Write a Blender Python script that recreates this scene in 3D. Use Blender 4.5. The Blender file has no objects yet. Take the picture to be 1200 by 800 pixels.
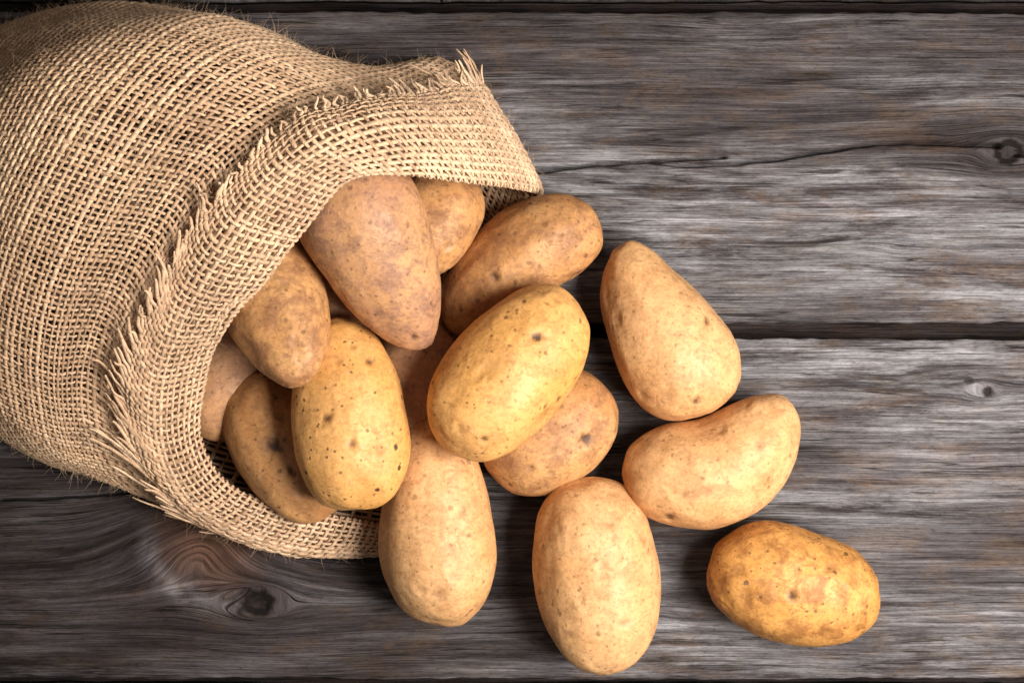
import bpy, math
import numpy as np
from mathutils import Vector, Matrix

# ------------------------------------------------------------------ camera, world, light
scene = bpy.context.scene
COL = scene.collection
H = 1.10            # camera height above the table top (m)
PX = 0.0005         # metres on the table per photograph pixel
cam_data = bpy.data.cameras.new('camera')
cam_data.sensor_width = 36.0
cam_data.lens = 36.0 * H / (1200 * PX)
cam_data.clip_start = 0.01
cam_data.clip_end = 50
cam = bpy.data.objects.new('camera', cam_data)
cam.location = (0, 0, H)
COL.objects.link(cam)
scene.camera = cam

world = bpy.data.worlds.new('World')
scene.world = world
world.use_nodes = True
bg = world.node_tree.nodes['Background']
bg.inputs['Color'].default_value = (1.0, 0.93, 0.86, 1)
bg.inputs['Strength'].default_value = 0.12

def area_light(name, loc, target, size, power, color):
    d = bpy.data.lights.new(name, 'AREA')
    d.shape = 'SQUARE'
    d.size = size
    d.energy = power
    d.color = color
    o = bpy.data.objects.new(name, d)
    o.location = loc
    o.rotation_euler = (Vector(target) - Vector(loc)).to_track_quat('-Z', 'Y').to_euler()
    COL.objects.link(o)
    return o
area_light('window_light', (0.55, -0.13, 0.84), (0.0, -0.02, 0.0), 0.46, 23.5, (1.0, 0.95, 0.88))

vs = scene.view_settings
vs.view_transform = 'Standard'
vs.look = 'None'
vs.exposure = 0.0
vs.gamma = 1.0
vs.use_curve_mapping = False
scene.cycles.use_denoising = True
scene.cycles.max_bounces = 6

RNG = np.random.default_rng(11)

def W(px, py, zmm=0.0):
    """photograph pixel at a height of zmm above the table -> world point (m)"""
    z = np.asarray(zmm, float) * 0.001
    k = PX * (H - z) / H
    return np.stack([(np.asarray(px, float) - 600) * k, (400 - np.asarray(py, float)) * k, z + 0 * np.asarray(px, float)], -1)

# ------------------------------------------------------------------ numpy helpers
_perm = np.random.default_rng(5).permutation(512)
_perm = np.concatenate([_perm, _perm, _perm])
_grad = np.random.default_rng(6).normal(size=(512, 3))
_grad /= np.linalg.norm(_grad, axis=1)[:, None]

def noise3(p):
    """gradient noise, about -0.7..0.7"""
    p = np.asarray(p, float)
    i = np.floor(p).astype(int)
    f = p - i
    i &= 511
    w = f * f * f * (f * (f * 6 - 15) + 10)
    out = 0
    for dx in (0, 1):
        for dy in (0, 1):
            for dz in (0, 1):
                h = _perm[_perm[_perm[(i[..., 0] + dx) & 511] + ((i[..., 1] + dy) & 511)] + ((i[..., 2] + dz) & 511)] & 511
                g = _grad[h]
                d = f - np.array([dx, dy, dz])
                ww = ((w[..., 0] if dx else 1 - w[..., 0]) * (w[..., 1] if dy else 1 - w[..., 1]) *
                      (w[..., 2] if dz else 1 - w[..., 2]))
                out = out + ww * (g * d).sum(-1)
    return out

def make_mesh(name, verts, quads=None, tris=None, smooth=True, attrs=None):
    me = bpy.data.meshes.new(name)
    verts = np.asarray(verts, np.float32)
    me.vertices.add(len(verts))
    me.vertices.foreach_set('co', verts.ravel())
    q = np.asarray(quads if quads is not None else np.zeros((0, 4)), np.int32).reshape(-1, 4)
    t = np.asarray(tris if tris is not None else np.zeros((0, 3)), np.int32).reshape(-1, 3)
    nl = q.size + t.size
    me.loops.add(nl)
    me.loops.foreach_set('vertex_index', np.concatenate([q.ravel(), t.ravel()]).astype(np.int32))
    me.polygons.add(len(q) + len(t))
    starts = np.concatenate([np.arange(len(q)) * 4, q.size + np.arange(len(t)) * 3]).astype(np.int32)
    me.polygons.foreach_set('loop_start', starts)
    me.polygons.foreach_set('use_smooth', np.full(len(q) + len(t), smooth))
    for k, v in (attrs or {}).items():
        v = np.asarray(v, np.float32)
        if v.ndim == 1:
            a = me.attributes.new(k, 'FLOAT', 'POINT')
            a.data.foreach_set('value', v)
        else:
            a = me.attributes.new(k, 'FLOAT_VECTOR', 'POINT')
            a.data.foreach_set('vector', v.ravel())
    me.update()
    me.validate()
    return me

def link(name, me, mat, parent=None, label=None, category=None, group=None, kind=None):
    o = bpy.data.objects.new(name, me)
    COL.objects.link(o)
    if me is not None and mat is not None and not me.materials:
        me.materials.append(mat)
    o.parent = parent
    for k, v in (('label', label), ('category', category), ('group', group), ('kind', kind)):
        if v:
            o[k] = v
    return o

def grid_quads(n, m, wrap_m=False, wrap_n=False):
    a = np.arange(n * m).reshape(n, m)
    if wrap_m:
        a = np.concatenate([a, a[:, :1]], 1)
    if wrap_n:
        a = np.concatenate([a, a[:1]], 0)
    return np.stack([a[:-1, :-1], a[:-1, 1:], a[1:, 1:], a[1:, :-1]], -1).reshape(-1, 4)

def seg_dist(P, poly):
    """distance of 2-D points to a polyline and the position along it"""
    best = np.full(P.shape[:-1], 1e9)
    for a, b in zip(poly[:-1], poly[1:]):
        a = np.array(a, float); b = np.array(b, float)
        t = np.clip(((P - a) @ (b - a)) / ((b - a) @ (b - a)), 0, 1)
        d = np.linalg.norm(P - (a + t[..., None] * (b - a)), axis=-1)
        best = np.minimum(best, d)
    return best

# node helper
class NT:
    def __init__(self, name):
        self.mat = bpy.data.materials.new(name)
        self.mat.use_nodes = True
        self.t = self.mat.node_tree
        self.b = self.t.nodes['Principled BSDF']
        self.out = self.t.nodes['Material Output']
    def n(self, typ, **kw):
        node = self.t.nodes.new(typ)
        for k, v in kw.items():
            if k.startswith('i_'):
                node.inputs[k[2:].replace('_', ' ')].default_value = v
            else:
                setattr(node, k, v)
        return node
    def l(self, a, b):
        self.t.links.new(a, b)
    def math(self, op, a, b=None, clamp=False):
        m = self.n('ShaderNodeMath', operation=op, use_clamp=clamp)
        for i, v in enumerate((a, b)):
            if v is None: continue
            if hasattr(v, 'is_output'): self.l(v, m.inputs[i])
            else: m.inputs[i].default_value = v
        return m.outputs[0]
    def ramp(self, fac, stops, interp='LINEAR'):
        r = self.n('ShaderNodeValToRGB')
        r.color_ramp.interpolation = interp
        els = r.color_ramp.elements
        while len(els) < len(stops): els.new(0.5)
        for e, (p, c) in zip(els, stops):
            e.position = p
            e.color = (c, c, c, 1) if np.isscalar(c) else (*c, 1)
        self.l(fac, r.inputs[0])
        return r.outputs[0]
    def mix(self, fac, a, b, mode='MIX'):
        m = self.n('ShaderNodeMix', data_type='RGBA', blend_type=mode)
        for s, v in ((m.inputs[0], fac), (m.inputs[6], a), (m.inputs[7], b)):
            if hasattr(v, 'is_output'): self.l(v, s)
            elif np.isscalar(v): s.default_value = v
            else: s.default_value = (*v, 1)
        return m.outputs[2]
    def noise(self, vec, scale, detail=4, rough=0.55, dist=0.0):
        t = self.n('ShaderNodeTexNoise')
        t.inputs['Scale'].default_value = scale
        t.inputs['Detail'].default_value = detail
        t.inputs['Roughness'].default_value = rough
        t.inputs['Distortion'].default_value = dist
        self.l(vec, t.inputs['Vector'])
        return t.outputs[0]
    def scaled(self, vec, s, off=(0, 0, 0)):
        m = self.n('ShaderNodeMapping')
        m.inputs['Scale'].default_value = s
        m.inputs['Location'].default_value = off
        self.l(vec, m.inputs['Vector'])
        return m.outputs[0]

# ------------------------------------------------------------------ weathered plank material
def wood_material():
    m = NT('weathered_wood')
    at = m.n('ShaderNodeAttribute', attribute_name='grain')       # (x, grain line, plank) in decimetres
    g = at.outputs['Vector']
    kn = m.n('ShaderNodeAttribute', attribute_name='knot').outputs['Fac']
    pale = m.n('ShaderNodeAttribute', attribute_name='bleach').outputs['Fac']
    broad = m.noise(m.scaled(g, (0.7, 5, 1)), 1.0, 4, 0.6)
    streak = m.noise(m.scaled(g, (0.9, 30, 1)), 1.0, 6, 0.68, 0.1)
    fine = m.noise(m.scaled(g, (2.6, 150, 1)), 1.0, 5, 0.75)
    blotch = m.noise(m.scaled(g, (2.6, 7, 1)), 1.0, 6, 0.68, 0.5)
    pit = m.noise(m.scaled(g, (20, 60, 1)), 1.0, 4, 0.7, 0.3)
    shd_tone = m.n('ShaderNodeAttribute', attribute_name='shade_tone').outputs['Fac']
    base = m.ramp(streak, [(0.26, (0.020, 0.015, 0.015)), (0.42, (0.055, 0.045, 0.047)), (0.56, (0.100, 0.087, 0.091)), (0.74, (0.20, 0.182, 0.188))])
    c = m.mix(m.ramp(blotch, [(0.47, 0.0), (0.66, 0.75)]), base, (0.125, 0.083, 0.058))
    c = m.mix(1.0, c, m.ramp(broad, [(0.3, 0.50), (0.5, 0.9), (0.68, 1.3)]), 'MULTIPLY')
    # silvery worn patches, broken by pits and fibres
    worn = m.math('MULTIPLY', m.ramp(m.noise(m.scaled(g, (1.1, 8, 1), (3, 1, 0)), 1.0, 8, 0.76, 0.3), [(0.42, 0.0), (0.64, 1.0)]), pale, True)
    c = m.mix(worn, c, m.mix(1.0, (0.33, 0.318, 0.335), m.ramp(streak, [(0.3, 0.42), (0.7, 1.3)]), 'MULTIPLY'))
    fl = m.ramp(fine, [(0.33, 0.22), (0.48, 0.95), (0.66, 1.65)])
    c = m.mix(0.85, c, fl, 'MULTIPLY')
    c = m.mix(0.7, c, m.ramp(pit, [(0.30, 0.45), (0.45, 1.0), (0.7, 1.2)]), 'MULTIPLY')
    # hair-thin open splits along the grain
    rid = m.noise(m.scaled(g, (0.5, 20, 1), (7, 2, 0)), 1.0, 3, 0.5)
    near = m.ramp(m.math('ABSOLUTE', m.math('SUBTRACT', rid, 0.5)), [(0.0, 1.0), (0.016, 0.0)])
    split = m.math('MULTIPLY', near, m.ramp(m.noise(m.scaled(g, (1.6, 8, 1), (1, 5, 0)), 1.0, 2, 0.5), [(0.5, 0.0), (0.58, 1.0)]), True)
    c = m.mix(m.math('MULTIPLY', split, 0.85, True), c, (0.012, 0.009, 0.008))
    c = m.mix(m.math('MULTIPLY', shd_tone, 0.9, True), c, m.mix(1.0, c, (0.27, 0.225, 0.22), 'MULTIPLY'))  # darker where shade and wood tone are painted in
    c = m.mix(kn, c, (0.006, 0.004, 0.0035))
    hw = m.n('ShaderNodeAttribute', attribute_name='heart').outputs['Fac']
    hc = m.mix(1.0, m.ramp(streak, [(0.3, (0.05, 0.022, 0.015)), (0.7, (0.20, 0.10, 0.062))]), fl, 'MULTIPLY')
    c = m.mix(hw, c, hc)
    m.l(c, m.b.inputs['Base Color'])
    m.b.inputs['Roughness'].default_value = 0.8
    m.b.inputs['Specular IOR Level'].default_value = 0.15
    hgt = m.math('SUBTRACT', m.math('ADD', m.math('ADD', m.math('MULTIPLY', streak, 1.2), m.math('MULTIPLY', pit, 0.5)), m.math('MULTIPLY', fine, 0.8)), m.math('MULTIPLY', split, 0.8))
    bp = m.n('ShaderNodeBump')
    bp.inputs['Strength'].default_value = 0.9
    bp.inputs['Distance'].default_value = 0.0014
    m.l(hgt, bp.inputs['Height'])
    m.l(bp.outputs[0], m.b.inputs['Normal'])
    return m.mat
WOOD = wood_material()

# ------------------------------------------------------------------ table of planks
# knots: px, py, height of the swirl (px), reach along and across (px)
KNOTS = [(236, 622, 62, 92, 56), (1010, 285, 6, 60, 16), (470, 330, 12, 80, 18), (700, 720, 10, 140, 30), (880, 30, -8, 90, 20)]
CORES = [(1182, 178, 17), (302, 706, 19), (1152, 456, 9)]           # tight knots the grain runs round
DARK = [(1182, 178, 18, 15, 1.0), (302, 706, 19, 15, 1.0), (262, 640, 26, 18, 0.55), (1158, 459, 6, 6, 0.9), (1136, 446, 6, 4, 0.6), (1185, 180, 60, 18, 0.3)]
CRACKS = [([(600, 206), (630, 201), (700, 193), (780, 188), (850, 184)], 2.0),
          ([(762, 189), (800, 194), (860, 192), (910, 187), (980, 175), (1030, 168), (1090, 168), (1172, 171)], 2.3),
          ([(1190, 182), (1290, 196)], 1.2),
          ([(0, 586), (70, 584), (150, 578), (200, 575)], 1.2),
          ([(870, 748), (1000, 744), (1120, 747), (1260, 741)], 0.9),
          ([(1010, 310), (1090, 316), (1200, 325)], 0.8)]

def plank(y0, y1, seed, visible=True):
    """a board between two photograph rows, its long side along x"""
    rng = np.random.default_rng(seed)
    if visible:
        xs = np.concatenate([np.linspace(-900, -40, 30), np.arange(-30, 1232, 3.0), np.linspace(1240, 2100, 30)])
        ys = np.arange(y0 + 8, y1 - 7.9, 1.6)
        for pl, wdt in CRACKS:
            if y0 < pl[0][1] < y1 and wdt > 1.0:
                lo = min(p[1] for p in pl) - 4; hi = max(p[1] for p in pl) + 4
                ys = np.concatenate([ys, np.arange(lo, hi, 0.7)])
        ys = np.unique(np.round(ys, 2))
    else:
        xs = np.linspace(-900, 2100, 160)
        ys = np.linspace(y0 + 8, y1 - 8, 30)
    nb = 7
    ang = np.linspace(0, math.pi / 2, nb)[:-1]
    top = np.zeros(len(ys))
    edge_y0 = y0 + 7 - 7 * np.sin(ang); edge_z = -3.2 + 3.2 * np.cos(ang)     # px, mm
    py = np.concatenate([[y0 + 1], [y0], edge_y0[::-1], ys, (y1 - 7 + 7 * np.sin(ang)), [y1], [y1 - 1]])
    pz = np.concatenate([[-24], [-12], edge_z[::-1], top, edge_z, [-12], [-24]])
    X, Y = np.meshgrid(xs, py)
    _, Z = np.meshgrid(xs, pz)
    # edges wander a little
    mid = 0.5 * (y0 + y1)
    k = np.clip((Y - mid) / (0.5 * (y1 - y0)), -1, 1)
    wob = noise3(np.stack([X / 160, 0 * X + np.sign(k) * 7.3 + seed, 0 * X], -1)) * 4.0 + \
          noise3(np.stack([X / 22, 0 * X + np.sign(k) * 3.3 + seed, 0 * X + 4], -1)) * 2.6
    Ye = Y + wob * np.abs(k) ** 6
    f = Ye.copy()
    for kx, ky, a, sx, sy in KNOTS:
        if not (y0 - 30 < ky < y1 + 30): continue
        Xw = X + 7 * noise3(np.stack([X / 70, Ye / 45, 0 * X + ky], -1)); Yw = Ye + 5 * noise3(np.stack([X / 55, Ye / 40, 0 * X + kx], -1)) + 0.10 * (X - kx)
        ex = np.exp(-np.abs((Xw - kx) / sx) ** 1.8 - ((Yw - ky) / sy) ** 2)
        f = f + a * ex
    for kx, ky, a in CORES:
        dx = (X - kx) / 2.1; dy = Ye - ky
        r2 = dx * dx + dy * dy + 1e-6
        f = f - dy * np.minimum(a * a / r2, 1.0) * np.exp(-r2 / (9 * a * a))
    f = f + 6 * noise3(np.stack([X / 260, Ye / 120, 0 * X + seed], -1)) + 1.0 * noise3(np.stack([X / 60, Ye / 30, 0 * X + seed + 9], -1))
    # relief of the worn grain
    rel = 0.30 * noise3(np.stack([X / 90, f / 6.5, 0 * X + seed], -1)) + 0.22 * noise3(np.stack([X / 40, f / 3.1, 0 * X + seed + 3], -1))
    rel += 0.9 * noise3(np.stack([X / 400, f / 60, 0 * X + seed + 5], -1))
    dirX = np.stack([X, Ye], -1)
    kn = np.zeros_like(X)
    for kx, ky, rx, ry, s in DARK:
        if not (y0 - 30 < ky < y1 + 30): continue
        r = np.hypot((X - kx) / rx, (Ye - ky) / ry) + 0.35 * noise3(np.stack([X / 9, Ye / 7, 0 * X], -1))
        kn = np.maximum(kn, s * np.clip((1.2 - r) * 3.5, 0, 1) * np.where((r < 0.5) & (s > 0.8) & (rx > 9), 0.72, 1.0))
        if s > 0.8: rel -= 2.2 * np.exp(-(r * 1.25) ** 2)
    heart = np.zeros_like(X)
    if y0 < 612 < y1:
        r = np.hypot((X - 248) / 62, (Ye - 628) / 58)
        heart = np.clip(1.35 - r + 0.3 * noise3(np.stack([X / 20, Ye / 20, 0 * X], -1)), 0, 1) * 0.65
    if visible:
        for pl, wdt in CRACKS:
            if not (y0 < pl[0][1] < y1): continue
            jit = 2.0 * noise3(np.stack([X / 30, 0 * X, 0 * X + 2], -1))
            d = seg_dist(np.stack([X, Ye + jit], -1), pl)
            wl = wdt * (1 + 0.7 * noise3(np.stack([X / 25, 0 * X, 0 * X + 6], -1)))
            rel -= 7.0 * np.exp(-(d / np.maximum(wl, 0.3)) ** 2)
    # lower-left shade and darker knot wood, painted into the colour along the grain
    shade_tone = np.zeros_like(X)
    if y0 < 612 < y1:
        shade_tone = np.clip(1.25 - np.hypot((X - 80) / 680, (f - 680) / 270) + 0.7 * noise3(np.stack([X / 170, f / 28, 0 * X + 8], -1)), 0, 1)
    # bleaching follows the exposed ridges of each board
    if y0 < 178 < y1:
        shade_tone = 0.75 * np.clip(1.3 - np.hypot((X - 1100) / 200, (f - 172) / 30) + 0.8 * noise3(np.stack([X / 90, f / 14, 0 * X + 8], -1)), 0, 1)  # this board's own darker wood tone
        shade_tone = np.maximum(shade_tone, 0.55 * np.clip(0.55 + (95 - f) / 120 + 0.9 * noise3(np.stack([X / 260, f / 34, 0 * X + 2], -1)), 0, 1))
    bl = 0.40 + 1.3 * noise3(np.stack([X / 300 + 3, f / 75, 0 * X + seed + 1.7], -1))
    bl += 0.9 * np.exp(-((X - 980) / 300) ** 2 - ((f - 262) / 55) ** 2) + 0.7 * np.exp(-((X - 1120) / 100) ** 2 - ((f - 105) / 26) ** 2) + 0.9 * np.exp(-((X - 1050) / 280) ** 2 - ((f - 450) / 60) ** 2)
    if y0 < 612 < y1:                                       # pale curl of grain round the big knot
        rr = np.hypot((X - 255) / 78, (Ye - 622) / 82) + 0.12 * noise3(np.stack([X / 25, Ye / 25, 0 * X + 3], -1))
        arc = np.exp(-((rr - 1.05) / 0.16) ** 2) * np.clip((Ye - 600) / 40, 0, 1) * np.clip((300 - X) / 70, 0, 1)
        bl = bl + 0.55 * arc
        shade_tone = shade_tone * (1 - 0.55 * arc)
    bl = np.clip(bl, 0, 1)
    topmask = (Z > -2.5)
    Zm = Z + rel * topmask
    P = np.stack([(X - 600) * PX, (400 - Ye) * PX, Zm * 0.001], -1)
    n, m_ = X.shape
    quads = grid_quads(n, m_, wrap_n=True)
    g = np.stack([X * PX * 10, f * PX * 10, 0 * X + seed * 1.37], -1)
    a = np.arange(n * m_).reshape(n, m_)
    # end caps as fans
    caps = []
    for colm, flip in ((0, False), (m_ - 1, True)):
        ring = a[:, colm]
        for i in range(1, n - 1):
            t = (ring[0], ring[i], ring[i + 1])
            caps.append(t[::-1] if flip else t)
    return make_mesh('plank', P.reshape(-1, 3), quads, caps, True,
                     {'grain': g.reshape(-1, 3), 'knot': kn.ravel(), 'bleach': bl.ravel(), 'heart': heart.ravel(), 'shade_tone': shade_tone.ravel()})

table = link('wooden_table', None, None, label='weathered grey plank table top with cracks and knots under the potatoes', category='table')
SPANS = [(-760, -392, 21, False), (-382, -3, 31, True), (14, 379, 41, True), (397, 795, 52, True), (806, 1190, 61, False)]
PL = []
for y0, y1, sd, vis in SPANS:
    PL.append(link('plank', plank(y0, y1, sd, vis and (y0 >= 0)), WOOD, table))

def box_mesh(name, x0, x1, y0, y1, z0, z1, attrs=False):
    v = [(x, y, z) for x in (x0, x1) for y in (y0, y1) for z in (z0, z1)]
    q = [(0, 1, 3, 2), (4, 6, 7, 5), (0, 4, 5, 1), (2, 3, 7, 6), (0, 2, 6, 4), (1, 5, 7, 3)]
    v = np.array(v, float)
    return make_mesh(name, v, q, None, False, {'grain': v * 10, 'knot': np.zeros(8), 'bleach': np.zeros(8), 'heart': np.zeros(8), 'shade_tone': np.ones(8)})
link('under_board', box_mesh('under_board', -0.74, 0.74, -0.39, 0.57, -0.0640, -0.0245), WOOD, table)  # added below the planks, coloured dark so their gaps look shaded

# ------------------------------------------------------------------ potatoes
def ico(sub):
    import bmesh
    bm = bmesh.new()
    bmesh.ops.create_icosphere(bm, subdivisions=sub, radius=1.0)
    bm.verts.ensure_lookup_table()
    v = np.array([p.co[:] for p in bm.verts])
    f = np.array([[q.index for q in t.verts] for t in bm.faces])
    bm.free()
    return v, f
ICO_V, ICO_F = ico(6)

def potato_material(name, base, deep, mott, russet, speck, seed):
    m = NT(name)
    co = m.n('ShaderNodeTexCoord').outputs['Object']
    p = m.scaled(co, (1, 1, 1), (seed * 3.1, seed * 1.7, seed * 0.9))
    eye = m.n('ShaderNodeAttribute', attribute_name='eye').outputs['Fac']
    stain = m.n('ShaderNodeAttribute', attribute_name='stain').outputs['Fac']
    big = m.noise(p, 22, 4, 0.6, 0.3)
    med = m.noise(p, 75, 5, 0.65, 0.2)
    fin = m.noise(p, 420, 4, 0.7)
    c = m.mix(m.ramp(big, [(0.38, 0.0), (0.62, 1.0)]), base, mott)
    c = m.mix(m.math('MULTIPLY', m.ramp(med, [(0.46, 0.0), (0.63, 1.0)]), russet, True), c, deep)
    # scuffs and flaking patches with crisp edges
    flk = m.noise(m.scaled(p, (1.0, 1.6, 1.0), (9, 4, 2)), 90, 9, 0.72, 0.6)
    flake = m.ramp(flk, [(0.555, 0.0), (0.585, 1.0)])
    c = m.mix(m.math('MULTIPLY', flake, 0.25 + 0.3 * russet, True), c, deep)
    wear = m.ramp(m.noise(m.scaled(p, (2.6, 0.7, 1.4), (2, 8, 5)), 120, 7, 0.7, 0.8), [(0.60, 0.0), (0.64, 1.0)])
    c = m.mix(m.math('MULTIPLY', wear, 0.35, True), c, tuple(min(1, 1.18 * q + 0.03) for q in base))
    grain = m.ramp(fin, [(0.30, 0.66), (0.5, 1.0), (0.7, 1.16)])
    c = m.mix(0.85, c, grain, 'MULTIPLY')
    # corky specks: two sizes of cell, broken up by noise so that they cluster
    def specks(scale, r, dens):
        v = m.n('ShaderNodeTexVoronoi', feature='F1')
        v.inputs['Scale'].default_value = scale
        v.inputs['Randomness'].default_value = 1.0
        m.l(p, v.inputs['Vector'])
        wob = m.math('ADD', v.outputs['Distance'], m.math('MULTIPLY', m.math('SUBTRACT', fin, 0.5), 0.28))
        s = m.ramp(wob, [(r, 1.0), (r * 1.9, 0.0)])
        sep = m.n('ShaderNodeSeparateColor')
        m.l(v.outputs['Color'], sep.inputs[0])
        on = m.ramp(sep.outputs[0], [(1 - dens, 0.0), (1 - dens + 0.12, 1.0)])
        return m.math('MULTIPLY', s, on, True)
    sp = m.math('ADD', m.math('MULTIPLY', specks(230, 0.14, 0.5), 0.75), m.math('MULTIPLY', specks(100, 0.10, 0.42), 1.0), True)
    spm = m.math('MULTIPLY', sp, speck, True)
    c = m.mix(spm, c, (0.085, 0.036, 0.014))
    c = m.mix(stain, c, tuple(0.62 * d for d in deep))
    c = m.mix(eye, c, (0.040, 0.016, 0.007))
    m.l(c, m.b.inputs['Base Color'])
    m.b.inputs['Roughness'].default_value = 0.46
    m.l(m.ramp(med, [(0.3, 0.46), (0.7, 0.66)]), m.b.inputs['Roughness'])
    m.b.inputs['Specular IOR Level'].default_value = 0.42
    m.b.inputs['Subsurface Weight'].default_value = 0.03
    m.b.inputs['Subsurface Radius'].default_value = (1.0, 0.45, 0.15)
    m.b.inputs['Subsurface Scale'].default_value = 0.004
    h = m.math('SUBTRACT', m.math('ADD', m.math('MULTIPLY', fin, 0.35), m.math('MULTIPLY', med, 1.3)), m.math('ADD', m.math('MULTIPLY', spm, 0.6), m.math('MULTIPLY', flake, 0.18)))
    bp = m.n('ShaderNodeBump')
    bp.inputs['Strength'].default_value = 0.42
    bp.inputs['Distance'].default_value = 0.0012
    m.l(h, bp.inputs['Height'])
    m.l(bp.outputs[0], m.b.inputs['Normal'])
    return m.mat

YEL = ((0.71, 0.372, 0.125), (0.40, 0.175, 0.050), (0.63, 0.310, 0.085))
PALE = ((0.68, 0.390, 0.178), (0.42, 0.200, 0.080), (0.61, 0.318, 0.128))
ORG = ((0.62, 0.305, 0.085), (0.30, 0.120, 0.030), (0.53, 0.235, 0.055))
TAN = ((0.54, 0.282, 0.110), (0.27, 0.118, 0.050), (0.45, 0.205, 0.072))
RUS = ((0.52, 0.270, 0.118), (0.26, 0.130, 0.080), (0.43, 0.210, 0.108))

# kind, centre px, half axes px (long, across, up), in-plane angle (deg, up in the picture is +), pitch, taper (+ = fat at
# the angle's end), bend, rest ('t' table, 's' sack floor, 'd' dropped on the others), colours, russet, speck, eyes (px,py,r,dark)
SPEC = [
 ('deep_left',  (248, 436), (80, 54, 38), 100, 0, 0.0, 0.0, 's', 0, RUS, 0.5, 0.5, [], 'dusky brown potato deep inside the sack, mostly hidden behind its folded rim'),
 ('deep_mid',   (484, 448), (74, 54, 44), 75, 0, 0.0, 0.0, 's', 0, RUS, 0.6, 0.5, [], 'shadowed potato glimpsed in the gap between the other potatoes at the sack mouth'),
 ('deep_gap',   (388, 338), (80, 56, 42), 60, 0, 0.0, 0.0, 's', 0, RUS, 0.6, 0.5, [], 'dim brown potato low in the sack, glimpsed between the two upper brown ones'),
 ('low_left',   (334, 524), (94, 60, 50), -56, 0, 0.05, 0.0, 's', 0, TAN, 0.45, 0.7, [(322, 524, 9, .9), (341, 551, 5, .95), (330, 490, 6, .4), (352, 575, 7, .4)], 'tan potato with dark scarred eyes resting on the lower lip of the sack'),
 ('lone',       (930, 684), (102, 69, 64), -13, 0, -0.04, 0.0, 't', 0, ORG, 0.9, 0.8, [(928, 697, 5, .95), (875, 697, 10, .45), (976, 662, 7, .5), (1004, 737, 7, .45), (965, 741, 7, .5), (865, 672, 6, .5), (905, 632, 5, .35), (990, 690, 4, .4)], 'orange yellow potato lying alone on the planks, apart from the heap'),
 ('kidney',     (838, 540), (105, 68, 64), 21, 0, -0.05, 0.12, 't', 0, PALE, 0.6, 0.45, [(829, 574, 9, .5), (845, 503, 5, .55), (890, 521, 5, .5), (800, 579, 5, .5), (786, 607, 7, .7), (875, 475, 5, .45)], 'kidney shaped pale potato between the pear shaped one and the lone one'),
 ('pear_right', (777, 386), (112, 65, 62), -61, 0, 0.30, 0.04, 't', 0, PALE, 0.55, 0.45, [(783, 463, 10, .6), (816, 470, 5, .75), (829, 378, 5, .8), (725, 372, 7, .5), (753, 463, 6, .5)], 'pear shaped pale potato on the planks, its broad end against the kidney shaped one'),
 ('front_oval', (700, 674), (115, 74, 70), -84, 0, -0.04, 0.0, 't', 0, PALE, 0.5, 0.5, [(714, 616, 4, .45), (718, 632, 3, .5), (754, 630, 5, .6), (706, 660, 4, .5), (732, 730, 5, .6), (662, 742, 7, .5), (680, 700, 5, .3), (655, 620, 7, .25)], 'big smooth pale oval potato standing clear of the sack on the planks'),
 ('front_pear', (511, 608), (124, 67, 64), -86, 0, 0.16, 0.02, 't', 0, PALE, 0.55, 0.5, [(540, 600, 4, .5), (526, 642, 7, .35), (514, 696, 7, .6), (492, 690, 5, .5), (530, 675, 5, .35)], 'long pale potato just outside the lower lip of the sack, top end under another'),
 ('mid_low',    (643, 505), (83, 68, 58), 38, 0, 0.0, 0.0, 't', 0, TAN, 0.7, 0.6, [(686, 514, 6, .95), (622, 548, 4, .4), (645, 553, 4, .4)], 'dull tan potato with one black eye, half under a yellow potato'),
 ('upper_right',(606, 312), (108, 57, 54), 37, 0, 0.12, -0.06, 'd', 0, TAN, 0.75, 0.6, [(580, 324, 5, .85), (692, 333, 6, .9), (637, 259, 4, .6), (674, 322, 4, .7), (655, 275, 4, .4), (560, 345, 6, .4)], 'brownish potato with several dark eyes coming out under the sack rim corner'),
 ('back_small', (508, 258), (68, 52, 46), 60, 0, 0.0, 0.0, 'd', 0, TAN, 0.85, 0.5, [(526, 288, 5, .5)], 'small brown potato wedged behind the big mauve tinged one under the rim'),
 ('top_yellow', (597, 435), (116, 71, 62), 50, 0, -0.04, 0.0, 'd', 0, YEL, 0.45, 0.7, [(628, 394, 6, .97), (640, 483, 6, .6), (655, 468, 4, .75), (568, 516, 4, .8), (577, 432, 11, .4), (560, 440, 7, .3), (652, 351, 5, .4), (540, 500, 5, .35)], 'yellow oval potato with a black eye lying on top of the heap outside the sack'),
 ('yellow_egg', (408, 486), (113, 67, 58), -82, 0, 0.10, 0.0, 'd', 0, YEL, 0.3, 1.0, [(383, 491, 5, .85), (433, 422, 4, .85), (412, 521, 4, .7), (447, 527, 5, .6), (413, 408, 3, .5), (440, 505, 4, .5), (395, 425, 3, .5)], 'smooth yellow egg shaped potato peppered with specks inside the sack mouth'),
 ('left_brown', (322, 358), (100, 62, 50), -66, 0, -0.22, 0.0, 'd', 0, TAN, 0.85, 0.5, [(333, 334, 4, .55), (345, 400, 6, .3)], 'mottled brown potato under the rim, touching the speckled yellow egg shaped one'),
 ('big_mauve',  (444, 302), (120, 70, 60), -65, 0, -0.38, 0.03, 'd', 0, RUS, 0.78, 0.55, [(485, 396, 4, .7), (400, 345, 7, .35), (455, 262, 6, .3)], 'large brown potato with mauve grey patches, topmost in the sack mouth'),
]

CELL = 0.002
GX0, GY0, GN, GM = -0.42, -0.34, 420, 340
TOP = np.full((GN, GM), -1.0)
# the sack's floor (a few mm of cloth) lies inside this outline
def to_cell(x, y):
    return np.clip(((x - GX0) / CELL).astype(int), 0, GN - 1), np.clip(((y - GY0) / CELL).astype(int), 0, GM - 1)

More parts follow.
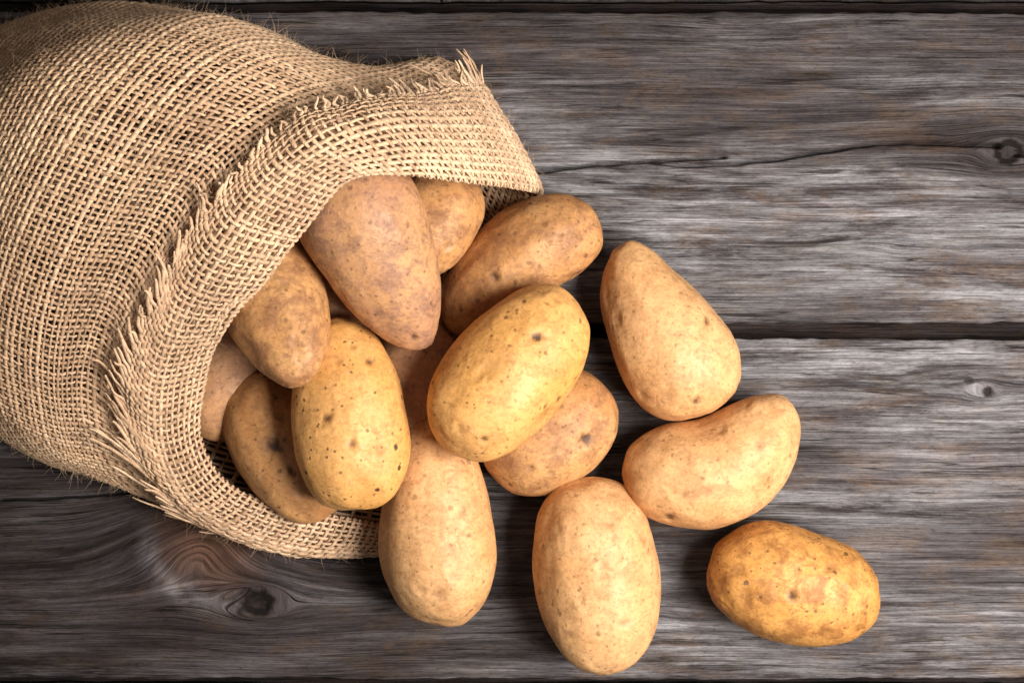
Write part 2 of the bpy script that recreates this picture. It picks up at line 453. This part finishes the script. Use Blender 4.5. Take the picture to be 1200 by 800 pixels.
def shape_potato(half, taper, bend, seed):
    a, b, c = (h * PX for h in half)
    v = ICO_V.copy()
    # a fuller body than an ellipsoid
    r = (np.abs(v[:, 0]) ** 2.25 + (v[:, 1] ** 2 + v[:, 2] ** 2) ** 1.125) ** (-1 / 2.25)
    v = v * r[:, None]
    x = v[:, 0]
    s = 1 + taper * x
    out = np.stack([a * x, b * v[:, 1] * s, c * v[:, 2] * s], -1)
    out[:, 1] += bend * 2 * a * (x ** 2 - 0.35) * 0.8
    o = np.array([seed * 13.7, seed * 7.1, seed * 3.3])
    lump = 0.060 * noise3(ICO_V * 1.25 + o) + 0.036 * noise3(ICO_V * 2.4 + o * 2) + 0.013 * noise3(ICO_V * 4.2 + o * 2.5) + 0.006 * noise3(ICO_V * 6.5 + o * 3)
    out *= (1 + lump)[:, None]
    return out

def vertex_normals(v, f):
    n = np.cross(v[f[:, 1]] - v[f[:, 0]], v[f[:, 2]] - v[f[:, 0]])
    vn = np.zeros_like(v)
    for k in range(3):
        np.add.at(vn, f[:, k], n)
    return vn / np.linalg.norm(vn, axis=1)[:, None]

def project(v):
    k = PX * (H - v[:, 2]) / H
    return np.stack([v[:, 0] / k + 600, 400 - v[:, 1] / k], -1)

POTS = {}
DENTS = [('kidney', (828, 478), 42, 9), ('kidney', (918, 474), 30, -7), ('kidney', (752, 585), 34, -8), ('pear_right', (790, 318), 40, 6),
         ('upper_right', (640, 345), 45, 7), ('front_pear', (446, 560), 45, 6), ('lone', (960, 622), 40, 4), ('big_mauve', (370, 330), 40, 6)]
for idx, (nm, (cx, cy), half, ang, pitch, taper, bend, rest, lift, colr, russ, speck, eyes, label) in enumerate(SPEC):
    v = shape_potato(half, taper, bend, idx + 1)
    roll = math.radians(RNG.uniform(-8, 8))
    def pose(pitch):
        A, B = math.radians(ang), math.radians(pitch)
        R = np.array(Matrix.Rotation(A, 3, 'Z') @ Matrix.Rotation(B, 3, 'Y') @ Matrix.Rotation(roll, 3, 'X'))
        v2 = (v * np.array([1 / math.cos(B) ** 0.6, 1, 1])) @ R.T
        z = 0.035
        for it in range(3):
            # the picture gives sizes at the object's own height, so nearer ones are a little smaller than they look
            vv = v2 * ((H - z) / H)
            ctr = W(cx, cy, z * 1000)
            if rest in 'ts':
                z = -vv[:, 2].min() + (0.0045 if rest == 's' else -0.0005)
            else:
                sh = vv * np.array([0.93, 0.93, 1.0])
                i, j = to_cell(sh[:, 0] + ctr[0], sh[:, 1] + ctr[1])
                low = vv[:, 2] < 0
                gap = TOP[i[low], j[low]] - vv[low, 2]
                z = max(gap.max(), -vv[:, 2].min() + 0.0045) - 0.002
        return vv, ctr, z
    # a potato on the heap tips until it lies as low as it can
    tries = [pitch] if rest in 'ts' else [pitch + d for d in (-24, -18, -12, -6, 0, 6, 12, 18, 24) if abs(pitch + d) <= 26]
    best = min(tries, key=lambda p_: pose(p_)[2])
    vv, ctr, z = pose(best)
    vv = vv + np.array([ctr[0], ctr[1], z])
    for nm_, q, rad, dep in DENTS:                        # broad hollows seen in the outline
        if nm_ == nm:
            d = np.linalg.norm(project(vv) - np.array(q), axis=1)
            to = np.array([ctr[0], ctr[1]]) - W(q[0], q[1], z * 1000)[:2]
            vv[:, :2] += (to / np.linalg.norm(to)) * (dep * PX * np.exp(-(d / rad) ** 2))[:, None]
    vn = vertex_normals(vv, ICO_F)
    prj = project(vv)
    eye = np.zeros(len(vv)); stain = np.zeros(len(vv)); disp = np.zeros(len(vv))
    rng = np.random.default_rng(100 + idx)
    marks = [(np.array(e[:2]), e[2], e[3]) for e in eyes]
    spots = []
    up = vn[:, 2] > 0.1
    for q, r, dk in marks:
        d = np.linalg.norm(prj - q, axis=1) + np.where(up, 0, 1e4)
        spots.append((d.argmin(), r * PX, dk))
    for _ in range(7):                                    # eyes on the sides and the underside
        k = rng.integers(len(vv))
        if vn[k, 2] < 0.25:
            spots.append((k, rng.uniform(4, 8) * PX, rng.uniform(.3, .7)))
    for k, r, dk in spots:
        d3 = vv - vv[k]
        t = np.cross(vn[k], rng.normal(size=3)); t /= np.linalg.norm(t)
        b = np.cross(vn[k], t)
        el = rng.uniform(0.55, 0.9)
        dd = np.hypot(d3 @ t, (d3 @ b) / el)
        dd = dd * (1 + 0.9 * noise3(vv * 350 + idx))
        away = np.abs(d3 @ vn[k]) > 0.02
        dd = np.where(away, 1.0, dd)
        disp -= 0.0012 * (0.2 + dk) * np.exp(-(dd / (r * 1.15)) ** 2)
        disp += 0.00045 * np.exp(-((dd - 2.0 * r) / (0.9 * r)) ** 2) * (0.5 + 0.5 * np.tanh((d3 @ b) / r))
        if dk > 0.6:
            eye = np.maximum(eye, dk * np.exp(-(dd / (r * 0.85)) ** 4))
        stain = np.maximum(stain, min(1, dk + 0.15) * 0.8 * np.exp(-(dd / (r * 1.35)) ** 2))
    vv = vv + vn * disp[:, None]
    i, j = to_cell(vv[:, 0], vv[:, 1])
    np.maximum.at(TOP, (i, j), vv[:, 2])
    base = np.array([vv[:, 0].mean(), vv[:, 1].mean(), vv[:, 2].min()])
    POTS[nm] = dict(v=vv - base, base=base, eye=eye, stain=stain, spec=SPEC[idx])
    mat = potato_material('potato_skin', *colr, russ, speck, idx + 1)
    if label is None:
        continue
    me = make_mesh('potato', vv - base, None, ICO_F, True, {'eye': eye, 'stain': stain})
    o = link('potato', me, mat, None, label, 'potato', 'potatoes spilling from the sack')
    o.location = base
    print('potato', nm, 'pitch', best, 'z %.0f..%.0f mm' % (vv[:, 2].min() * 1000, vv[:, 2].max() * 1000))

# ------------------------------------------------------------------ jute sack
ROWS = [
 # rim (fold), then back along the sack
 [(476,622,4),(440,612,11),(385,602,20),(325,592,29),(266,563,37),(236,512,48),(240,450,62),(256,397,82),(310,328,106),(358,268,122),(410,212,132),(480,206,126),(550,214,100),(600,220,62),(628,226,24),(634,231,4)],
 [(440,642,3),(390,643,7),(334,638,12),(268,614,24),(206,574,42),(176,512,60),(174,440,82),(198,365,106),(246,285,130),(300,217,144),(360,167,148),(430,141,134),(505,135,102),(552,135,60),(580,141,24),(588,145,4)],
 [(222,604,3),(178,582,18),(142,548,38),(122,508,58),(116,450,80),(131,380,104),(167,310,126),(216,235,142),(275,172,146),(350,125,130),(430,102,96),(478,90,55),(514,73,22),(522,69,4)],
 [(150,566,3),(98,556,25),(66,518,55),(54,450,87),(63,370,113),(95,285,135),(150,195,148),(215,112,148),(280,66,124),(340,56,82),(395,74,35),(410,80,4)],
 [(50,543,3),(8,516,30),(-18,460,65),(-25,380,100),(-5,290,127),(40,190,147),(100,95,148),(165,38,120),(230,16,75),(285,26,28),(297,31,4)],
 [(-70,470,3),(-100,430,45),(-105,360,85),(-90,270,112),(-50,170,127),(-5,85,120),(55,27,80),(110,4,30),(120,2,4)],
 [(-170,420,3),(-195,360,35),(-190,280,60),(-165,200,70),(-125,120,62),(-70,65,35),(-25,37,4)],
 [(-260,370,3),(-270,330,9),(-262,260,12),(-240,190,12),(-205,130,8),(-190,110,4)],
]
def catmull(P, t):
    """P (n,...) control values at integers, t positions"""
    n = len(P)
    i = np.clip(np.floor(t).astype(int), 0, n - 2)
    f = (t - i).reshape(-1, *([1] * (P.ndim - 1)))
    g = lambda k: P[np.clip(k, 0, n - 1)]
    p0, p1, p2, p3 = g(i - 1), g(i), g(i + 1), g(i + 2)
    return 0.5 * (2 * p1 + (p2 - p0) * f + (2 * p0 - 5 * p1 + 4 * p2 - p3) * f * f + (3 * p1 - p0 - 3 * p2 + p3) * f ** 3)

NTOP, NBOT, NV = 260, 160, 300
def resample(pts, n):
    d = np.concatenate([[0], np.cumsum(np.linalg.norm(np.diff(pts, axis=0), axis=1))])
    s = np.linspace(0, d[-1], n)
    return np.stack([np.interp(s, d, pts[:, k]) for k in range(3)], -1)
loops = []
for row in ROWS:
    r = np.array(row, float)
    pw = W(r[:, 0], r[:, 1], r[:, 2])
    dense = catmull(pw, np.linspace(0, len(pw) - 1, 600))
    top = resample(dense, NTOP)
    bot = np.linspace(top[-1], top[0], NBOT + 2)[1:-1]
    bot[:, 2] = 0.0022
    loops.append(np.concatenate([top, bot]))
loops = np.array(loops)                                          # (8, NU, 3)
NU = NTOP + NBOT
G = catmull(loops, np.linspace(0, len(ROWS) - 1, 900))
# even spacing along the sack, measured on the upper half
step = np.linalg.norm(np.diff(G[:, 60:200], axis=0), axis=2).mean(1)
s = np.concatenate([[0], np.cumsum(step)])
SACK_LEN = s[-1]
tt = np.interp(np.linspace(0, s[-1], NV), s, np.linspace(0, len(ROWS) - 1, 900))
V_OF_ROW = np.interp(np.arange(len(ROWS)), np.linspace(0, len(ROWS) - 1, 900), s) / s[-1]
G = catmull(loops, tt)                                           # (NV, NU, 3), v = 0 at the rim
# slack: creases and dents in the upper half
uu = np.arange(NU) / NTOP
vv_ = np.linspace(0, 1, NV)
VV, UU = np.meshgrid(vv_, uu, indexing='ij')
amp = np.clip(np.minimum(UU, 1 - UU) * 6, 0, 1) * (UU < 1)
cre = 8.0 * noise3(np.stack([UU * 5.0, VV * 6.0, 0 * UU + 1.5], -1)) + 2.6 * noise3(np.stack([UU * 11, VV * 9, 0 * UU + 4], -1))
cre *= np.clip(VV * 14, 0.45, 1)
du = np.gradient(G, axis=1); dv = np.gradient(G, axis=0)
du[:, 0] = du[:, 1]; du[:, -1] = du[:, -2]
NRM = np.cross(du, dv); NRM /= np.linalg.norm(NRM, axis=2)[..., None] + 1e-12
if NRM[NV // 2, NTOP // 2, 2] < 0: NRM = -NRM
G = G + NRM * (cre * amp * 0.001)[..., None]
# the cloth lies over the potatoes that are under it
# only the body of the cloth, away from the open mouth
def smooth(a, k):
    for _ in range(k):
        p = np.pad(a, 1, mode='edge')
        a = (p[:-2, 1:-1] + p[2:, 1:-1] + p[1:-1, :-2] + p[1:-1, 2:] + 4 * a) / 8
    return a
i, j = to_cell(G[..., 0], G[..., 1])
T2 = TOP.copy()
need = np.clip(T2[i, j] + 0.004 - G[..., 2], 0, 0.05) * (UU > 0.18) * (UU < 0.9)
print('sack lifted over potatoes by mm:', need.max() * 1000)
lift = smooth(need, 25) * 1.5
G[..., 2] += np.maximum(lift, need * 0) * (UU < 1)
du = np.gradient(G, axis=1); dv = np.gradient(G, axis=0)
NRM = np.cross(du, dv); NRM /= np.linalg.norm(NRM, axis=2)[..., None] + 1e-12
if NRM[NV // 2, NTOP // 2, 2] < 0: NRM = -NRM
for k in range(3): NRM[..., k] = smooth(NRM[..., k], 6)
NRM /= np.linalg.norm(NRM, axis=2)[..., None]

def sample(A, u, v):
    """bilinear; u in columns (periodic), v in 0..1"""
    y = np.clip(v, 0, 1) * (NV - 1)
    x = np.mod(u, NU)
    y0 = np.clip(np.floor(y).astype(int), 0, NV - 2); fy = (y - y0)[..., None]
    x0 = np.floor(x).astype(int); fx = (x - x0)[..., None]
    x0 %= NU; x1 = (x0 + 1) % NU
    return (A[y0, x0] * (1 - fx) + A[y0, x1] * fx) * (1 - fy) + (A[y0 + 1, x0] * (1 - fx) + A[y0 + 1, x1] * fx) * fy

# weave layout: yarn positions
WARP_T, WARP_B = 132, 84
warp_u = np.concatenate([(np.arange(WARP_T) + 0.5) / WARP_T * NTOP, NTOP + (np.arange(WARP_B) + 0.5) / WARP_B * NBOT])
NWARP = WARP_T + WARP_B
PITCH = 0.0038
NWEFT = int(SACK_LEN / PITCH)
weft_v = (np.arange(NWEFT) + 0.5) / NWEFT
V_CUFF = V_OF_ROW[2]
FOLD = 0.0032                                                     # half thickness of the folded rim
print('sack length mm', SACK_LEN * 1000, 'wefts', NWEFT, 'cuff v', V_CUFF)

def sheet(u, w):
    """w < 0: cuff (outside, measured back from the rim), w > 0: body.  returns point, normal"""
    av = np.abs(w)
    p = sample(G, u, av); n = sample(NRM, u, av)
    d = av * SACK_LEN
    # body sits in, cuff sits out; they join in a round fold at the rim
    k = np.clip(d / (2 * FOLD), 0, 1)
    prof = FOLD * np.sqrt(np.clip(1 - (1 - k) ** 2, 0, 1))
    side = np.where(w < 0, 1.0, -0.35)
    lift = np.where(w < 0, 0.0016 * np.clip(d / 0.05, 0, 1.4) * (0.8 + 1.6 * noise3(np.stack([u / 9.0, 0 * u + 3, 0 * u], -1))), 0)
    top = (np.mod(u, NU) < NTOP)
    sc = np.where(top, 1.0, 0.2)
    return p + n * ((side * prof + lift) * sc)[..., None], n

DU = np.linalg.norm(np.gradient(G, axis=1), axis=2)[..., None] * (NTOP / WARP_T)      # distance between warps
DV = np.linalg.norm(np.gradient(G, axis=0), axis=2)[..., None] * (NV - 1) / NWEFT      # distance between wefts
def crowd(A, u, w):
    return np.clip(sample(A, u + 0 * w, np.abs(w) + 0 * u)[..., 0] / 0.0039, 0.68, 1.10)

class Tubes:
    def __init__(self, sides=6):
        self.S = sides; self.v = []; self.q = []; self.a = []; self.n = 0; self.t = []
    def add(self, c, nrm, wid, thk, tint, taper=False, closed=False):
        n = len(c)
        tan = np.gradient(c, axis=0)
        if closed:
            tan[0] = c[1] - c[-1]; tan[-1] = c[0] - c[-2]
        tan /= np.linalg.norm(tan, axis=1)[:, None] + 1e-12
        sd = np.cross(tan, nrm); sd /= np.linalg.norm(sd, axis=1)[:, None] + 1e-12
        nn = np.cross(sd, tan)
        th = np.arange(self.S) / self.S * 2 * math.pi
        wid = np.broadcast_to(wid, (n,)); thk = np.broadcast_to(thk, (n,))
        ring = c[:, None] + np.cos(th)[None, :, None] * (sd * wid[:, None])[:, None] + np.sin(th)[None, :, None] * (nn * thk[:, None])[:, None]
        self.v.append(ring.reshape(-1, 3))
        self.q.append(grid_quads(n, self.S, wrap_m=True, wrap_n=closed) + self.n)
        if not closed:
            for e in (0, n - 1):
                for k in range(1, self.S - 1):
                    t = [self.n + e * self.S, self.n + e * self.S + k, self.n + e * self.S + k + 1]
                    self.t.append(t if e else t[::-1])
        L = np.concatenate([[0], np.cumsum(np.linalg.norm(np.diff(c, axis=0), axis=1))])
        a = np.stack(np.broadcast_arrays(L[:, None] * 1000, np.arange(self.S)[None] / self.S, np.float64(tint)), -1)
        self.a.append(a.reshape(-1, 3))
        self.n += n * self.S
    def mesh(self, name):
        return make_mesh(name, np.concatenate(self.v), np.concatenate(self.q), np.array(self.t) if self.t else None, True, {'yarn': np.concatenate(self.a)})

def jute_material():
    m = NT('jute')
    at = m.n('ShaderNodeAttribute', attribute_name='yarn')
    sep = m.n('ShaderNodeSeparateXYZ')
    m.l(at.outputs['Vector'], sep.inputs[0])
    co = m.n('ShaderNodeTexCoord').outputs['Object']
    big = m.noise(co, 16, 4, 0.6)
    med = m.noise(co, 240, 3, 0.6)
    # twist of the yarn
    tw = m.math('SINE', m.math('MULTIPLY', m.math('ADD', m.math('MULTIPLY', sep.outputs[0], 0.55), sep.outputs[1]), 2 * math.pi * 1.0))
    tw2 = m.math('SINE', m.math('MULTIPLY', m.math('ADD', m.math('MULTIPLY', sep.outputs[0], 0.55), m.math('MULTIPLY', sep.outputs[1], 3.0)), 2 * math.pi * 1.0))
    c = m.ramp(sep.outputs[2], [(0.0, (0.44, 0.278, 0.168)), (0.45, (0.59, 0.402, 0.258)), (1.0, (0.74, 0.54, 0.365))])
    c = m.mix(0.7, c, m.ramp(med, [(0.3, 0.62), (0.5, 1.0), (0.7, 1.25)]), 'MULTIPLY')
    c = m.mix(0.6, c, m.ramp(big, [(0.35, (0.78, 0.68, 0.62)), (0.62, (1.1, 1.06, 1.0))]), 'MULTIPLY')
    m.l(c, m.b.inputs['Base Color'])
    m.b.inputs['Roughness'].default_value = 0.8
    m.b.inputs['Specular IOR Level'].default_value = 0.25
    m.b.inputs['Sheen Weight'].default_value = 0.15
    m.b.inputs['Sheen Tint'].default_value = (1, 0.85, 0.65, 1)
    bp = m.n('ShaderNodeBump')
    bp.inputs['Strength'].default_value = 0.5
    bp.inputs['Distance'].default_value = 0.0006
    m.l(m.math('ADD', m.math('MULTIPLY', tw2, 0.16), m.math('ADD', med, m.noise(m.scaled(at.outputs['Vector'], (0.5, 9, 30)), 1.0, 4, 0.7))), bp.inputs['Height'])
    m.l(bp.outputs[0], m.b.inputs['Normal'])
    return m.mat
JUTE = jute_material()

AMP = 0.00048
WID = 0.00103
THK = 0.00062
SUBD = 4
DROP = 5                                                          # wefts pulled out at the frayed edge
NCUFF = int(V_CUFF * NWEFT)
# position along the sheet in weft units: ... -2.5, -1.5, -0.5 | 0.5, 1.5 ...
def yarn_noise(L, seed, f):
    return noise3(np.stack([L * f, 0 * L + seed * 1.713, 0 * L + seed * 0.37], -1))

wander = RNG.normal(0, 0.06, NWARP)
def warp_center(i, wv, scale=1.0):
    """centre line of warp i at weft coordinates wv (weft units, negative = cuff)"""
    u0 = warp_u[i]
    du_ = NTOP / WARP_T * (wander[i] + 0.20 * yarn_noise(wv / 4.0, i, 0.8))
    u = u0 + du_
    p, n = sheet(u + 0 * wv, wv / NWEFT)
    # wave over and under the wefts; across the fold the outside stays outside
    side = np.where(wv < 0, 1.0, 1.0)
    ph = np.cos(math.pi * (wv - 0.5)) * (1 if i % 2 else -1)
    return p + n * (ph * AMP * scale)[:, None], n

body = Tubes(5); cuff = Tubes(5)
warp_w = 1 + 0.16 * RNG.normal(size=NWARP)
warp_t = np.clip(RNG.normal(0.5, 0.22, NWARP), 0, 1)
for i in range(NWARP):
    bottom = i >= WARP_T
    # body part
    wv = np.linspace(0.0, NWEFT - 0.3, int(NWEFT * (2 if bottom else SUBD)))
    c, n = warp_center(i, wv)
    wd = crowd(DU, warp_u[i] + 0 * wv, wv / NWEFT) * np.clip(warp_w[i], 0.75, 1.3) * (1 + 0.45 * yarn_noise(wv, i + 50, 0.45) + 0.3 * yarn_noise(wv, i + 250, 1.7))
    body.add(c, n, WID * wd, THK * wd, warp_t[i])
    wv = np.linspace(0.0, -(NCUFF - DROP) - 0.2, int((NCUFF - DROP) * (2 if bottom else SUBD + 1)))
    # include the fold itself with finer steps
    fold = np.linspace(0, -1.0, 9)
    wv = np.unique(np.concatenate([wv, fold]))[::-1]
    c, n = warp_center(i, wv)
    wd = crowd(DU, warp_u[i] + 0 * wv, wv / NWEFT) * np.clip(warp_w[i], 0.75, 1.3) * (1 + 0.45 * yarn_noise(wv, i + 90, 0.45) + 0.3 * yarn_noise(wv, i + 290, 1.7))
    cuff.add(c, n, WID * wd, THK * wd, warp_t[i])
ucol = np.concatenate([np.arange(WARP_T * SUBD) / SUBD, WARP_T + np.arange(WARP_B * 2) / 2.0])   # in warp units
def u_of(k):
    ext = np.concatenate([[warp_u[-1] - NU], warp_u, [warp_u[0] + NU]])
    return np.interp(k, np.arange(-1, NWARP + 1), ext)
weft_idx = np.arange(-(NCUFF - DROP), NWEFT)
for j in weft_idx:
    wcoord = j + 0.5
    sd = j + 300
    wv = wcoord + 0.18 * yarn_noise(ucol / 5.0, sd, 0.8) + RNG.normal(0, 0.05)
    if j in (0, -1):
        wv = np.full_like(ucol, wcoord)
    u = u_of(ucol)
    p, n = sheet(u, wv / NWEFT)
    par = (np.floor(wcoord) % 2) * 2 - 1
    ph = np.cos(math.pi * ucol) * par
    # warp i sits at +cos(pi (wv-.5)) * (odd:+1, even:-1)  -> weft does the opposite
    c = p - n * (-np.cos(math.pi * ucol) * np.cos(math.pi * (wcoord - 0.5)) * AMP)[:, None]
    wd = crowd(DV, u, wv / NWEFT) * np.clip(1 + 0.15 * RNG.normal(), 0.75, 1.35) * (1 + 0.45 * yarn_noise(ucol, sd + 7, 0.4) + 0.3 * yarn_noise(ucol, sd + 207, 1.7))
    (cuff if j < 0 else body).add(c, n, WID * wd, THK * wd, np.clip(RNG.normal(0.5, 0.22), 0, 1), closed=True)

sack = link('jute_sack', None, None, label='open jute sack lying on its side with folded frayed rim, spilling potatoes', category='sack')
sack_base = W(100, 320, 0); sack_base[2] = 0
b_o = link('woven_body', body.mesh('woven_body'), JUTE, sack, kind='stuff')
c_o = link('folded_cuff', cuff.mesh('folded_cuff'), JUTE, sack, 'cuff folded outward around the sack mouth, its edge frayed', kind='stuff')

# frayed thread ends, one object each
for i in range(WARP_T):
    rng = np.random.default_rng(900 + i)
    ln = (rng.uniform(0.005, 0.014) if rng.random() < 0.85 else rng.uniform(0.012, 0.022)) * (1.0 + 0.25 * math.sin(i * 0.55)) * np.interp(i / WARP_T, [0, 0.1, 0.35, 0.6, 0.9, 0.95, 1], [0.8, 1.3, 1.3, 1.0, 1.0, 1.35, 1.2])
    w0 = -(NCUFF - DROP) - 0.1
    npt = 12
    wv = w0 - np.linspace(0, ln / (SACK_LEN / NWEFT), npt)
    c, n = warp_center(i, wv, 0.35)
    t = np.linspace(0, 1, npt)
    lat = np.gradient(np.array([sample(G, warp_u[i] + dd, np.array([V_CUFF])) for dd in (-1.0, 1.0)])[:, 0], axis=0)[0]
    lat /= np.linalg.norm(lat)
    c = c + lat * ((rng.normal(0, 0.0028) + 0.0026 * math.sin(i * 2.1)) * t ** 1.5 + rng.uniform(0.0003, 0.0014) * np.sin(t * 6 + rng.uniform(0, 6)))[:, None]
    c = c + n * ((rng.uniform(-0.0005, 0.0042) * (2.2 if i > 0.92 * WARP_T else 1.0)) * t ** 1.5)[:, None]
    tb = Tubes(6)
    wd = crowd(DU, warp_u[i] + 0 * wv, wv / NWEFT) * (1 + 0.25 * yarn_noise(t * 6, i, 1.0)) * np.clip(warp_w[i], .75, 1.3) * (1 - 0.45 * t ** 3)
    c[:, 2] = np.maximum(c[:, 2], 0.0015)
    tb.add(c, n, WID * wd * 1.0, THK * wd * 1.15, np.clip(warp_t[i] + 0.22, 0, 1))
    link('frayed_thread', tb.mesh('frayed_thread'), JUTE, c_o)

# loose fibres standing off the cloth
fz = Tubes(3)
rng = np.random.default_rng(77)
for k in range(9000):
    u = rng.uniform(0, NTOP)
    w = rng.uniform(-V_CUFF * 0.97, 0.85)
    if 0 < w < V_CUFF: continue
    p, n = sheet(np.array([u]), np.array([w]))
    d = n[0] * rng.uniform(0.15, 1.0) + rng.normal(0, 0.7, 3)
    d /= np.linalg.norm(d)
    ln = rng.uniform(0.002, 0.0065)
    t = np.linspace(0, 1, 5)
    curl = rng.normal(0, 0.5, 3)
    c = p[0] + n[0] * 0.0008 + d * ln * t[:, None] + curl * ln * (t ** 2)[:, None]
    if c[:, 2].min() < 0.0005: continue
    fz.add(c, np.tile(n[0] + 0.01, (5, 1)), 0.00009 * (1.2 - t), 0.00009 * (1.2 - t), rng.uniform(0.4, 1))
link('loose_fibre', fz.mesh('loose_fibre'), JUTE, sack, kind='stuff')
